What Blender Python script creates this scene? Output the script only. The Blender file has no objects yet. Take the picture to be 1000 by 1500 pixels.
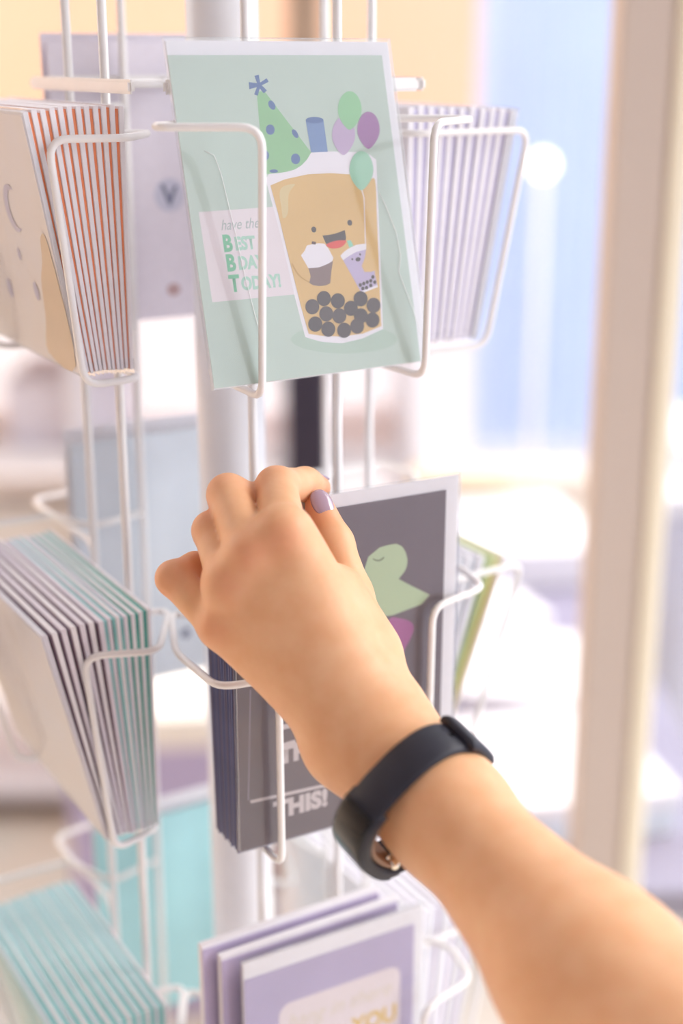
import bpy, bmesh, math, random
import numpy as np
from mathutils import Vector, Matrix

random.seed(7)
SC = bpy.context.scene
COL = SC.collection
EYE = 1.45                      # camera height above the floor, metres
R = math.radians

# ------------------------------------------------------------------ camera
cam_data = bpy.data.cameras.new('camera')
cam_data.sensor_fit = 'HORIZONTAL'
cam_data.sensor_width = 24.0
cam_data.lens = 50.4
cam_data.clip_start = 0.02
cam_data.dof.use_dof = True
cam_data.dof.focus_distance = 0.622
cam_data.dof.aperture_fstop = 2.8
cam = bpy.data.objects.new('camera', cam_data)
cam.location = (0, 0, EYE)
cam.rotation_euler = (R(90 - 17.6), 0, 0)
COL.objects.link(cam)
SC.camera = cam

# ------------------------------------------------------------------ light
world = bpy.data.worlds.new('world')
SC.world = world
world.use_nodes = True
bg = world.node_tree.nodes['Background']
bg.inputs[0].default_value = (0.92, 0.95, 1.0, 1)
bg.inputs[1].default_value = 2.1

sun_d = bpy.data.lights.new('sun', 'SUN')
sun_d.energy = 3.6
sun_d.angle = R(35)
sun_d.color = (1.0, 0.93, 0.84)
sun = bpy.data.objects.new('sun', sun_d)
sun.rotation_euler = Vector((-0.80, -0.28, -0.75)).to_track_quat('-Z', 'Y').to_euler()
COL.objects.link(sun)

SC.view_settings.view_transform = 'Standard'
SC.view_settings.look = 'None'
SC.view_settings.gamma = 1
SC.view_settings.use_curve_mapping = False
SC.view_settings.exposure = 0.36

# ------------------------------------------------------------------ helpers
def lin(c):
    out = []
    for v in c:
        v /= 255.0
        out.append(v / 12.92 if v <= 0.04045 else ((v + 0.055) / 1.055) ** 2.4)
    return out

MATS = {}
def mat(name, rgb, rough=0.6, var=0.04, scale=60, metal=0.0, spec=0.4, bump=0.0, sss=0.0, coat=0.0, var_rgb=None):
    m = bpy.data.materials.new(name)
    m.use_nodes = True
    nt = m.node_tree
    b = nt.nodes['Principled BSDF']
    base = lin(rgb)
    tc = nt.nodes.new('ShaderNodeTexCoord')
    nz = nt.nodes.new('ShaderNodeTexNoise')
    nz.inputs['Scale'].default_value = scale
    nz.inputs['Detail'].default_value = 3
    nt.links.new(tc.outputs['Object'], nz.inputs['Vector'])
    rp = nt.nodes.new('ShaderNodeValToRGB')
    lo = lin(var_rgb) if var_rgb else [v * (1 - var) for v in base]
    hi = base if var_rgb else [min(1, v * (1 + var)) for v in base]
    rp.color_ramp.elements[0].position = 0.3
    rp.color_ramp.elements[1].position = 0.7
    rp.color_ramp.elements[0].color = (*lo, 1)
    rp.color_ramp.elements[1].color = (*hi, 1)
    nt.links.new(nz.outputs['Fac'], rp.inputs['Fac'])
    nt.links.new(rp.outputs['Color'], b.inputs['Base Color'])
    b.inputs['Roughness'].default_value = rough
    b.inputs['Metallic'].default_value = metal
    b.inputs['Specular IOR Level'].default_value = spec
    b.inputs['Coat Weight'].default_value = coat
    b.inputs['Coat Roughness'].default_value = 0.15
    if sss:
        b.inputs['Subsurface Weight'].default_value = sss
        b.inputs['Subsurface Radius'].default_value = (1.0, 0.35, 0.16)
        b.inputs['Subsurface Scale'].default_value = 0.006
    if bump:
        bp = nt.nodes.new('ShaderNodeBump')
        bp.inputs['Strength'].default_value = bump
        bp.inputs['Distance'].default_value = 0.0006
        nt.links.new(nz.outputs['Fac'], bp.inputs['Height'])
        nt.links.new(bp.outputs['Normal'], b.inputs['Normal'])
    MATS[name] = m
    return m

def film_mat(name, haze=0.05, gloss=0.05, tint=(0.97, 0.98, 0.98), wrinkle=0.25):
    m = bpy.data.materials.new(name)
    m.use_nodes = True
    nt = m.node_tree
    nt.nodes.clear()
    out = nt.nodes.new('ShaderNodeOutputMaterial')
    tr = nt.nodes.new('ShaderNodeBsdfTransparent')
    tr.inputs[0].default_value = (*tint, 1)
    gl = nt.nodes.new('ShaderNodeBsdfGlossy')
    gl.inputs['Roughness'].default_value = 0.06
    df = nt.nodes.new('ShaderNodeBsdfDiffuse')
    df.inputs[0].default_value = (0.9, 0.9, 0.93, 1)
    lw = nt.nodes.new('ShaderNodeLayerWeight')
    lw.inputs[0].default_value = 0.25
    mul = nt.nodes.new('ShaderNodeMath')
    mul.operation = 'MULTIPLY_ADD'
    mul.inputs[1].default_value = 0.5
    mul.inputs[2].default_value = gloss
    nt.links.new(lw.outputs['Fresnel'], mul.inputs[0])
    tc = nt.nodes.new('ShaderNodeTexCoord')
    nz = nt.nodes.new('ShaderNodeTexNoise')
    nz.inputs['Scale'].default_value = 22
    nt.links.new(tc.outputs['Object'], nz.inputs['Vector'])
    bp = nt.nodes.new('ShaderNodeBump')
    bp.inputs['Strength'].default_value = wrinkle
    bp.inputs['Distance'].default_value = 0.002
    nt.links.new(nz.outputs['Fac'], bp.inputs['Height'])
    nt.links.new(bp.outputs['Normal'], gl.inputs['Normal'])
    m1 = nt.nodes.new('ShaderNodeMixShader')
    m1.inputs[0].default_value = haze
    nt.links.new(tr.outputs[0], m1.inputs[1])
    nt.links.new(df.outputs[0], m1.inputs[2])
    m2 = nt.nodes.new('ShaderNodeMixShader')
    nt.links.new(mul.outputs[0], m2.inputs[0])
    nt.links.new(m1.outputs[0], m2.inputs[1])
    nt.links.new(gl.outputs[0], m2.inputs[2])
    nt.links.new(m2.outputs[0], out.inputs[0])
    MATS[name] = m
    return m

def emit_mat(name, rgb, strength):
    m = bpy.data.materials.new(name)
    m.use_nodes = True
    b = m.node_tree.nodes['Principled BSDF']
    b.inputs['Base Color'].default_value = (*lin(rgb), 1)
    b.inputs['Emission Color'].default_value = (*lin(rgb), 1)
    b.inputs['Emission Strength'].default_value = strength
    MATS[name] = m
    return m

MM = 0.001
def W(x, y, z):
    """millimetres from the lens (x right, y ahead, z up) to world metres"""
    return Vector((x * MM, y * MM, EYE + z * MM))

def link(name, me, material, parent=None, matrix=None):
    o = bpy.data.objects.new(name, me)
    COL.objects.link(o)
    if material is not None and len(me.materials) == 0:
        me.materials.append(MATS[material] if isinstance(material, str) else material)
    if parent is not None:
        o.parent = parent
    if matrix is not None:
        o.matrix_local = matrix
    return o

def mesh_of(bm, name, smooth=False):
    me = bpy.data.meshes.new(name)
    bmesh.ops.recalc_face_normals(bm, faces=bm.faces[:])
    bm.to_mesh(me)
    bm.free()
    if smooth:
        for p in me.polygons:
            p.use_smooth = True
    return me

def empty(name, matrix):
    o = bpy.data.objects.new(name, None)
    o.empty_display_size = 0.02
    COL.objects.link(o)
    o.matrix_world = matrix
    return o

def tag(o, label, cat, group=None, kind=None):
    if label: o['label'] = label
    if cat: o['category'] = cat
    if group: o['group'] = group
    if kind: o['kind'] = kind
    return o

def add_box(bm, x0, x1, y0, y1, z0, z1):
    vs = [bm.verts.new((x, y, z)) for x in (x0, x1) for y in (y0, y1) for z in (z0, z1)]
    for f in ((0, 1, 3, 2), (4, 6, 7, 5), (0, 4, 5, 1), (2, 3, 7, 6), (0, 2, 6, 4), (1, 5, 7, 3)):
        bm.faces.new([vs[i] for i in f])
    return vs

def box_mesh(name, x0, x1, y0, y1, z0, z1, bevel=0.0, seg=1):
    bm = bmesh.new()
    add_box(bm, x0, x1, y0, y1, z0, z1)
    if bevel:
        bmesh.ops.bevel(bm, geom=bm.edges[:], offset=bevel, segments=seg, affect='EDGES', profile=0.6)
    return mesh_of(bm, name)

def fillet(pts, rad, n=5):
    pts = [Vector(p) for p in pts]
    out = [pts[0]]
    for i in range(1, len(pts) - 1):
        a, b, c = pts[i - 1], pts[i], pts[i + 1]
        d1, d2 = (a - b), (c - b)
        r = min(rad, d1.length * .45, d2.length * .45)
        p1, p2 = b + d1.normalized() * r, b + d2.normalized() * r
        for k in range(n + 1):
            t = k / n
            out.append(p1 * (1 - t) ** 2 + b * 2 * t * (1 - t) + p2 * t * t)
    out.append(pts[-1])
    return out

def add_tube(bm, pts, r, seg=10, cap=True):
    pts = [Vector(p) for p in pts]
    rings = []
    t0 = (pts[1] - pts[0]).normalized()
    ref = Vector((0, 0, 1)) if abs(t0.z) < .9 else Vector((1, 0, 0))
    nrm = t0.cross(ref).normalized()
    for i, p in enumerate(pts):
        if i == 0: t = pts[1] - pts[0]
        elif i == len(pts) - 1: t = pts[-1] - pts[-2]
        else: t = (pts[i + 1] - p).normalized() + (p - pts[i - 1]).normalized()
        t.normalize()
        nrm = (nrm - t * nrm.dot(t)).normalized()
        b = t.cross(nrm)
        rr = r[i] if isinstance(r, (list, tuple)) else r
        rings.append([bm.verts.new(p + (nrm * math.cos(a) + b * math.sin(a)) * rr)
                      for a in (2 * math.pi * k / seg for k in range(seg))])
    for i in range(len(rings) - 1):
        for k in range(seg):
            bm.faces.new([rings[i][k], rings[i][(k + 1) % seg], rings[i + 1][(k + 1) % seg], rings[i + 1][k]])
    if cap:
        bm.faces.new(rings[0][::-1])
        bm.faces.new(rings[-1])

def tube_mesh(name, pts, r, seg=10):
    bm = bmesh.new()
    add_tube(bm, pts, r, seg)
    return mesh_of(bm, name, True)

def catmull(pts, n=4):
    out = []
    N = len(pts)
    for i in range(N):
        p0, p1, p2, p3 = (np.array(pts[(i + k) % N], float) for k in (-1, 0, 1, 2))
        for k in range(n):
            t = k / n
            out.append(tuple(.5 * ((2 * p1) + (-p0 + p2) * t + (2 * p0 - 5 * p1 + 4 * p2 - p3) * t * t + (-p0 + 3 * p1 - 3 * p2 + p3) * t ** 3)))
    return out

def flat_mesh(name, pts, y, smooth=False):
    """printed shape: a polygon in the card's own plane (x, z), y in mm"""
    if smooth: pts = catmull(pts)
    bm = bmesh.new()
    vs = [bm.verts.new((p[0] * MM, y * MM, p[1] * MM)) for p in pts]
    f = bm.faces.new(vs)
    f.normal_update()
    if f.normal.y > 0: f.normal_flip()
    bmesh.ops.triangulate(bm, faces=[f])
    me = bpy.data.meshes.new(name)
    bm.to_mesh(me); bm.free()
    return me

def text_mesh(name, body, size, bold=0.0, shear=0.0, spacing=1.0, xscale=1.0):
    cu = bpy.data.curves.new(name, 'FONT')
    cu.body = body
    cu.size = size
    cu.offset = bold
    cu.shear = shear
    cu.space_character = spacing
    cu.resolution_u = 4
    tmp = bpy.data.objects.new(name, cu)
    COL.objects.link(tmp)
    dg = bpy.context.evaluated_depsgraph_get()
    me = bpy.data.meshes.new_from_object(tmp.evaluated_get(dg))
    bpy.data.objects.remove(tmp)
    bpy.data.curves.remove(cu)
    me.transform(Matrix.Rotation(R(90), 4, 'X') @ Matrix.Diagonal((xscale, 1, 1, 1)))
    me.name = name
    return me

# ------------------------------------------------------------------ materials
mat('wire_white', (246, 244, 243), .32, .02, spec=.5, coat=.3)
mat('pole_white', (244, 243, 246), .35, .02, spec=.5)
mat('paper_white', (240, 237, 242), .75, .02, 200)
mat('paper_cream', (244, 236, 226), .75, .02, 200)
mat('paper_lilac', (232, 226, 236), .75, .02, 200)
mat('paper_grey', (186, 172, 186), .75, .03, 200)
mat('card_peach', (246, 150, 106), .55, .08, 40)
mat('card_front_pale', (240, 238, 248), .45, .05, 12, var_rgb=(246, 234, 226))
mat('card_teal', (98, 184, 172), .55, .06, 60)
mat('card_teal_pale', (150, 216, 216), .55, .05, 60)
mat('card_plum', (120, 98, 114), .55, .06, 60)
mat('card_aqua', (184, 232, 236), .6, .04, 30)
mat('card_lavender', (186, 174, 206), .6, .04, 30)
mat('card_periwinkle', (206, 200, 230), .6, .04, 60)
mat('card_yellow', (222, 206, 96), .6, .05, 60)
mat('card_lime', (222, 232, 176), .6, .05, 60)
mat('card_ice', (222, 230, 238), .6, .04, 30)
mat('card_navy', (98, 104, 146), .5, .08, 80)
mat('card_navy2', (124, 118, 148), .5, .08, 80)
mat('card_dark', (106, 90, 98), .5, .04, 30)
mat('card_mint', (196, 210, 200), .55, .02, 40)
for n, c in dict(a_shade=(184, 203, 189), a_panel=(234, 222, 226), a_white=(240, 234, 240), a_hat=(150, 198, 150),
                 a_blue=(88, 116, 168), a_blue2=(118, 146, 192), a_lilac=(196, 172, 204), a_green=(150, 204, 156),
                 a_purple=(164, 112, 168), a_tan=(224, 186, 122), a_tan2=(222, 200, 150), a_tan3=(226, 190, 128),
                 a_mint=(166, 212, 186), a_mint2=(150, 212, 190), a_dark=(74, 60, 62), a_red=(226, 76, 66),
                 a_brown=(138, 112, 110), a_brown2=(96, 64, 60), a_line=(204, 160, 92), a_lilac2=(196, 180, 212),
                 a_pearl=(70, 54, 58), a_pearl2=(84, 68, 70), t_green=(120, 196, 156), t_pale=(176, 214, 196),
                 t_grey=(178, 186, 184), d_green=(186, 204, 166), d_pink=(172, 92, 152), d_line=(120, 130, 100),
                 d_line2=(150, 140, 152), d_text=(214, 202, 204), v_grey=(120, 124, 150), v_disc=(206, 206, 222),
                 v_brown=(190, 160, 160), gold=(226, 190, 96), gold_pale=(226, 214, 200), p_lilac=(206, 202, 228),
                 p_gold=(234, 208, 176)).items():
    mat(n, c, .55, .02, 60)
film_mat('sleeve_film', .06, .035)
film_mat('hem_film', .45, .05)
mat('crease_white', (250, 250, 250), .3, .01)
film_mat('window_glass', .02, .03, (0.97, 0.985, 1.0), 0.0)
sk = mat('skin', (238, 188, 146), .46, .0, 90, spec=.4, sss=.22, bump=.25, var_rgb=(232, 176, 132))
_nt = sk.node_tree
_at = _nt.nodes.new('ShaderNodeAttribute'); _at.attribute_name = 'redness'
_mx = _nt.nodes.new('ShaderNodeMix'); _mx.data_type = 'RGBA'
_b = _nt.nodes['Principled BSDF']
_src = _b.inputs['Base Color'].links[0].from_socket
_nt.links.new(_at.outputs['Fac'], _mx.inputs[0])
_nt.links.new(_src, _mx.inputs[6])
_mx.inputs[7].default_value = (*lin((226, 136, 104)), 1)
_nt.links.new(_mx.outputs[2], _b.inputs['Base Color'])
mat('nail_mauve', (172, 146, 164), .15, .03, 60, spec=.6, coat=.6)
mat('band_black', (44, 44, 56), .5, .1, 120)
mat('screen_black', (12, 11, 18), .22, .02, 60, spec=.4, coat=.15)
mat('band_beige', (176, 146, 124), .45, .05, 60)
mat('metal_bright', (226, 216, 200), .18, .02, 60, metal=1.0)

GREEN_ART = [
    ('ground_shadow', 'a_shade', 0, [(40.03,11.6),(39.51,10.62),(38.29,9.74),(36.4,8.99),(33.88,8.37),(30.82,7.91),(27.29,7.62),(23.39,7.5),(19.21,7.56),(14.88,7.78),(10.49,8.17),(6.15,8.71),(1.98,9.39),(-1.93,10.19),(-5.49,11.09),(-8.62,12.07),(-11.25,13.1),(-13.32,14.16),(-14.79,15.22),(-15.62,16.26),(-15.79,17.27),(-15.31,18.2),(-14.18,19.05),(-12.44,19.78),(-10.1,20.4),(-7.24,20.87),(-3.9,21.19),(-0.18,21.35),(3.86,21.34),(8.11,21.16),(12.47,20.82),(16.85,20.32),(21.11,19.67),(25.17,18.89),(28.91,18.0),(32.24,17.01),(35.07,15.95),(37.31,14.85),(38.91,13.74),(39.83,12.65)]),
    ('message_panel', 'a_panel', 0, [(-51.86,74.44),(-14.65,74.74),(-5.44,36.37),(-51.41,36.52)]),
    ('drawn_cup_rim', 'a_white', 0, [(-17.51,86.9),(-11.07,93.08),(6.59,97.17),(16.22,97.44),(30.58,96.66),(37.72,95.2),(41.08,92.94),(39.05,72.79),(35.75,42.17),(32.93,16.99),(21.26,13.81),(10.13,12.8),(-0.4,14.49),(-8.43,17.42),(-11.06,36.25),(-13.87,62.31),(-17.04,83.37)]),
    ('drawn_hat', 'a_hat', 0, [(-16.11,123.84),(-12.81,124.14),(-11.74,123.46),(-3.03,111.35),(7.2,97.33),(4.71,94.34),(1.5,91.94),(-2.38,90.18),(-6.49,89.4),(-10.51,89.02),(-16.99,88.82),(-18.38,88.87),(-16.85,110.86)]),
    ('hat_dot', 'a_blue', 0, [(-7.99,118.69),(-7.77,118.0),(-7.75,117.32),(-7.95,116.73),(-8.32,116.3),(-8.83,116.09),(-9.42,116.12),(-10.02,116.38),(-10.54,116.84),(-10.94,117.45),(-11.16,118.14),(-11.17,118.81),(-10.98,119.4),(-10.61,119.83),(-10.1,120.04),(-9.51,120.02),(-8.92,119.76),(-8.39,119.3)]),
    ('hat_dot', 'a_blue', 0, [(-9.69,107.79),(-9.85,107.03),(-10.26,106.34),(-10.87,105.81),(-11.6,105.51),(-12.37,105.47),(-13.07,105.69),(-13.64,106.14),(-13.99,106.78),(-14.1,107.53),(-13.93,108.29),(-13.52,108.97),(-12.92,109.5),(-12.19,109.8),(-11.42,109.85),(-10.72,109.63),(-10.15,109.17),(-9.79,108.53)]),
    ('hat_dot', 'a_blue', 0, [(1.46,106.11),(1.74,105.46),(1.84,104.82),(1.75,104.27),(1.48,103.88),(1.08,103.69),(0.57,103.73),(0.03,104.0),(-0.47,104.45),(-0.89,105.04),(-1.16,105.7),(-1.26,106.34),(-1.17,106.89),(-0.91,107.28),(-0.5,107.46),(-0.0,107.42),(0.54,107.16),(1.04,106.7)]),
    ('hat_dot', 'a_blue', 0, [(1.15,94.87),(0.98,94.08),(0.55,93.37),(-0.09,92.82),(-0.87,92.52),(-1.67,92.48),(-2.42,92.72),(-3.02,93.2),(-3.4,93.87),(-3.5,94.65),(-3.33,95.44),(-2.9,96.15),(-2.27,96.69),(-1.5,97.0),(-0.69,97.04),(0.06,96.81),(0.66,96.32),(1.04,95.65)]),
    ('hat_dot', 'a_blue', 0, [(-14.25,96.71),(-14.5,95.94),(-14.97,95.27),(-15.61,94.78),(-16.34,94.54),(-17.07,94.56),(-17.71,94.86),(-18.18,95.38),(-18.44,96.08),(-18.44,96.86),(-18.19,97.63),(-17.72,98.3),(-17.09,98.78),(-16.36,99.03),(-15.63,99.01),(-14.99,98.72),(-14.51,98.19),(-14.26,97.49)]),
    ('hat_dot', 'a_blue', 0, [(-10.86,89.84),(-11.02,89.6),(-11.43,89.39),(-12.01,89.25),(-12.72,89.19),(-13.45,89.22),(-14.12,89.34),(-14.66,89.52),(-14.99,89.76),(-15.07,90.02),(-14.91,90.26),(-14.51,90.47),(-13.92,90.61),(-13.22,90.67),(-12.49,90.64),(-11.81,90.53),(-11.28,90.34),(-10.94,90.1)]),
    ('hat_star', 'a_blue', 0, [(-13.72,126.83),(-13.92,131.04),(-16.1,130.59),(-15.12,126.54)]),
    ('hat_star', 'a_blue', 0, [(-14.15,126.17),(-9.49,128.03),(-10.29,129.53),(-14.7,127.21)]),
    ('hat_star', 'a_blue', 0, [(-15.07,126.25),(-12.77,123.12),(-10.94,124.33),(-13.77,127.12)]),
    ('hat_star', 'a_blue', 0, [(-15.06,126.87),(-17.49,122.7),(-15.8,122.2),(-13.79,126.5)]),
    ('hat_star', 'a_blue', 0, [(-14.37,127.28),(-19.27,127.99),(-19.53,124.95),(-14.47,126.09)]),
    ('drawn_straw', 'a_blue2', 0, [(6.54,111.13),(15.72,111.61),(15.84,97.24),(7.19,97.26)]),
    ('straw_mouth', 'a_blue', 0, [(15.64,111.06),(15.34,110.63),(14.63,110.24),(13.57,109.95),(12.27,109.77),(10.86,109.74),(9.47,109.84),(8.24,110.07),(7.29,110.41),(6.71,110.82),(6.56,111.27),(6.85,111.7),(7.56,112.09),(8.6,112.38),(9.9,112.56),(11.31,112.6),(12.7,112.5),(13.94,112.26),(14.9,111.93),(15.48,111.51)]),
    ('drawn_balloon', 'a_lilac', 0, [(31.35,103.9),(30.7,101.85),(29.52,99.94),(28.05,98.27),(26.58,96.94),(25.3,96.02),(24.28,95.56),(23.42,95.59),(22.55,96.11),(21.59,97.11),(20.56,98.52),(19.64,100.25),(19.08,102.2),(19.08,104.24),(19.57,106.24),(20.39,108.11),(21.48,109.75),(22.79,111.06),(24.25,111.97),(25.75,112.42),(27.23,112.39),(28.6,111.87),(29.77,110.9),(30.67,109.53),(31.25,107.84),(31.49,105.93)]),
    ('drawn_balloon', 'a_green', 0, [(36.57,114.98),(35.91,112.92),(34.69,111.0),(33.18,109.32),(31.66,107.98),(30.35,107.04),(29.3,106.57),(28.4,106.59),(27.5,107.11),(26.5,108.1),(25.43,109.5),(24.47,111.23),(23.87,113.17),(23.87,115.22),(24.36,117.22),(25.2,119.1),(26.32,120.75),(27.67,122.07),(29.17,122.99),(30.73,123.46),(32.26,123.44),(33.68,122.94),(34.89,121.98),(35.84,120.61),(36.45,118.92),(36.7,117.01)]),
    ('drawn_balloon', 'a_purple', 0, [(44.99,105.97),(44.35,103.97),(43.18,102.11),(41.73,100.48),(40.27,99.18),(39.02,98.28),(38.01,97.83),(37.15,97.86),(36.29,98.37),(35.33,99.34),(34.31,100.71),(33.39,102.39),(32.83,104.29),(32.82,106.28),(33.3,108.23),(34.11,110.05),(35.19,111.65),(36.48,112.93),(37.92,113.82),(39.41,114.26),(40.88,114.23),(42.24,113.73),(43.4,112.79),(44.3,111.45),(44.88,109.8),(45.12,107.94)]),
    ('drawn_cup', 'a_tan', 0, [(-15.6,83.89),(-8.03,86.19),(4.07,87.87),(16.15,87.85),(29.0,86.59),(38.96,84.15),(37.93,72.85),(34.64,42.26),(32.02,18.32),(21.6,15.94),(10.6,15.81),(0.03,17.18),(-6.46,18.73),(-8.45,30.64),(-11.61,54.75),(-13.71,72.03)]),
    ('cup_shine', 'a_tan2', 1, [(-3.2,83.91),(-7.75,83.64),(-10.73,82.19),(-11.78,79.0),(-11.64,74.28),(-11.65,69.85),(-9.89,70.05),(-8.4,72.92),(-7.47,78.79),(-5.64,81.66)]),
    ('balloon_string', 'a_panel', 0, [(30.75,79.94),(31.35,80.03),(32.08,76.21),(29.58,55.55),(28.99,55.59),(31.49,76.24)]),
    ('drawn_arm', 'a_tan3', 1, [(34.75,80.97),(38.93,83.96),(37.13,66.75),(34.74,51.51),(33.24,46.69),(29.92,43.06),(26.77,43.3),(25.56,45.91),(27.75,49.55),(30.02,55.52),(33.04,70.05)]),
    ('drawn_balloon', 'a_mint', 0, [(38.65,88.14),(37.98,86.04),(36.75,84.09),(35.22,82.39),(33.69,81.04),(32.37,80.11),(31.3,79.65),(30.4,79.69),(29.5,80.25),(28.49,81.28),(27.42,82.74),(26.45,84.54),(25.86,86.55),(25.85,88.65),(26.36,90.7),(27.2,92.61),(28.34,94.28),(29.7,95.61),(31.22,96.53),(32.79,96.98),(34.33,96.92),(35.76,96.38),(36.98,95.36),(37.93,93.94),(38.54,92.19),(38.79,90.22)]),
    ('drawn_eye', 'a_dark', 0, [(4.51,63.87),(4.43,63.29),(4.11,62.8),(3.62,62.5),(3.06,62.44),(2.53,62.63),(2.14,63.05),(1.97,63.6),(2.05,64.17),(2.36,64.66),(2.85,64.97),(3.42,65.03),(3.95,64.83),(4.33,64.42)]),
    ('drawn_eye', 'a_dark', 0, [(23.72,65.73),(23.64,65.15),(23.32,64.65),(22.82,64.34),(22.23,64.28),(21.69,64.47),(21.29,64.89),(21.11,65.45),(21.19,66.04),(21.51,66.53),(22.02,66.84),(22.6,66.91),(23.14,66.71),(23.55,66.29)]),
    ('drawn_mouth', 'a_dark', 0, [(7.25,60.84),(10.48,60.93),(13.39,61.17),(16.75,61.87),(19.25,62.56),(19.46,59.27),(18.69,57.19),(16.88,55.8),(12.4,54.89),(9.64,55.56),(8.38,57.58)]),
    ('drawn_tongue', 'a_red', 1, [(8.52,56.66),(10.29,57.45),(12.89,58.0),(15.8,58.17),(19.23,57.83),(18.27,56.31),(16.05,55.12),(12.74,54.74),(9.95,55.3)]),
    ('cupcake_wrapper', 'a_brown', 0, [(-2.28,47.51),(3.36,47.39),(10.97,49.42),(9.38,44.82),(8.02,39.78),(5.59,38.95),(2.03,38.94),(-1.06,39.61),(-2.77,40.83),(-1.5,43.55)]),
    ('cupcake_frosting', 'a_white', 0, [(-1.49,57.03),(1.76,57.53),(4.62,57.64),(7.76,57.25),(9.54,54.96),(11.39,50.72),(10.68,49.44),(8.51,48.39),(3.31,47.09),(-2.2,47.15),(-5.07,52.98),(-2.88,54.86)]),
    ('cupcake_cherry', 'a_brown2', 0, [(1.46,58.75),(3.51,58.26),(3.11,57.09),(1.14,57.58)]),
    ('arm_line', 'a_line', 0, [(-10.59,49.81),(-10.0,50.0),(-8.15,45.87),(-5.76,43.29),(-2.44,41.17),(-2.78,40.77),(-6.27,42.73),(-8.77,45.5)]),
    ('small_straw', 'a_mint2', 0, [(19.59,57.8),(21.58,57.92),(22.77,55.28),(20.47,54.58)]),
    ('small_cup', 'a_lilac2', 0, [(16.25,49.46),(19.0,50.79),(23.67,52.59),(29.35,53.61),(27.97,49.53),(25.72,46.02),(26.77,43.3),(29.92,43.06),(32.2,43.37),(32.8,36.22),(23.7,34.09)]),
    ('small_cup_rim', 'a_white', 0, [(15.1,51.37),(17.14,52.86),(19.52,54.1),(24.14,55.61),(29.71,55.91),(29.29,53.24),(23.64,52.41),(18.97,50.6),(16.22,49.28)]),
    ('small_cup_hem', 'a_white', 0, [(23.52,34.78),(32.76,36.97),(33.06,36.02),(23.82,33.89)]),
    ('small_eye', 'a_dark', 0, [(21.7,49.37),(21.55,49.09),(21.27,48.94),(20.96,48.96),(20.74,49.15),(20.68,49.44),(20.82,49.72),(21.11,49.88),(21.42,49.86),(21.64,49.66)]),
    ('small_eye', 'a_dark', 0, [(26.17,51.19),(26.02,50.91),(25.74,50.76),(25.43,50.78),(25.2,50.97),(25.15,51.26),(25.29,51.54),(25.57,51.7),(25.89,51.68),(26.11,51.48)]),
    ('small_nose', 'a_dark', 0, [(25.6,49.37),(25.55,48.94),(25.23,48.54),(24.72,48.26),(24.11,48.15),(23.52,48.23),(23.07,48.5),(22.85,48.88),(22.9,49.32),(23.21,49.72),(23.72,50.0),(24.34,50.11),(24.92,50.02),(25.37,49.76)]),
    ('small_pearl', 'a_dark', 0, [(24.56,37.64),(24.37,37.22),(24.0,36.94),(23.55,36.86),(23.13,37.01),(22.86,37.35),(22.81,37.78),(22.99,38.2),(23.36,38.48),(23.82,38.56),(24.23,38.41),(24.51,38.07)]),
    ('small_pearl', 'a_dark', 0, [(26.47,38.1),(26.29,37.68),(25.92,37.4),(25.47,37.32),(25.05,37.47),(24.77,37.81),(24.72,38.24),(24.91,38.65),(25.28,38.94),(25.73,39.02),(26.15,38.87),(26.42,38.53)]),
    ('small_pearl', 'a_dark', 0, [(28.4,38.56),(28.21,38.14),(27.84,37.86),(27.39,37.78),(26.97,37.93),(26.69,38.26),(26.64,38.7),(26.83,39.11),(27.2,39.4),(27.65,39.48),(28.07,39.33),(28.35,38.99)]),
    ('small_pearl', 'a_dark', 0, [(30.4,39.01),(30.22,38.6),(29.84,38.31),(29.39,38.23),(28.96,38.38),(28.69,38.72),(28.64,39.15),(28.82,39.57),(29.19,39.86),(29.65,39.93),(30.08,39.79),(30.35,39.45)]),
    ('small_pearl', 'a_dark', 0, [(32.44,38.23),(32.25,37.81),(31.88,37.53),(31.42,37.45),(31.0,37.6),(30.72,37.94),(30.67,38.37),(30.86,38.79),(31.23,39.08),(31.69,39.16),(32.11,39.01),(32.39,38.67)]),
    ('small_pearl', 'a_dark', 0, [(25.62,35.95),(25.44,35.54),(25.07,35.25),(24.61,35.18),(24.19,35.33),(23.92,35.66),(23.87,36.1),(24.06,36.51),(24.42,36.8),(24.88,36.88),(25.3,36.73),(25.57,36.39)]),
    ('small_pearl', 'a_dark', 0, [(27.65,36.15),(27.47,35.74),(27.1,35.45),(26.64,35.38),(26.22,35.53),(25.95,35.87),(25.9,36.3),(26.08,36.72),(26.45,37.0),(26.91,37.08),(27.33,36.93),(27.6,36.59)]),
    ('small_pearl', 'a_dark', 0, [(30.08,36.94),(29.89,36.52),(29.52,36.24),(29.06,36.16),(28.64,36.31),(28.37,36.65),(28.32,37.09),(28.5,37.5),(28.87,37.79),(29.33,37.87),(29.75,37.72),(30.02,37.38)]),
    ('small_pearl', 'a_dark', 0, [(31.77,40.63),(31.59,40.21),(31.21,39.93),(30.75,39.85),(30.33,40.0),(30.06,40.33),(30.01,40.77),(30.19,41.19),(30.56,41.47),(31.02,41.55),(31.44,41.4),(31.72,41.07)]),
    ('drawn_pearl', 'a_pearl2', 0, [(0.68,29.94),(0.39,29.01),(-0.17,28.19),(-0.95,27.53),(-1.88,27.1),(-2.9,26.92),(-3.91,27.01),(-4.83,27.37),(-5.6,27.96),(-6.15,28.73),(-6.43,29.63),(-6.43,30.58),(-6.14,31.5),(-5.58,32.32),(-4.81,32.98),(-3.88,33.41),(-2.87,33.6),(-1.86,33.51),(-0.93,33.16),(-0.15,32.57),(0.4,31.79),(0.69,30.89)]),
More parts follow.
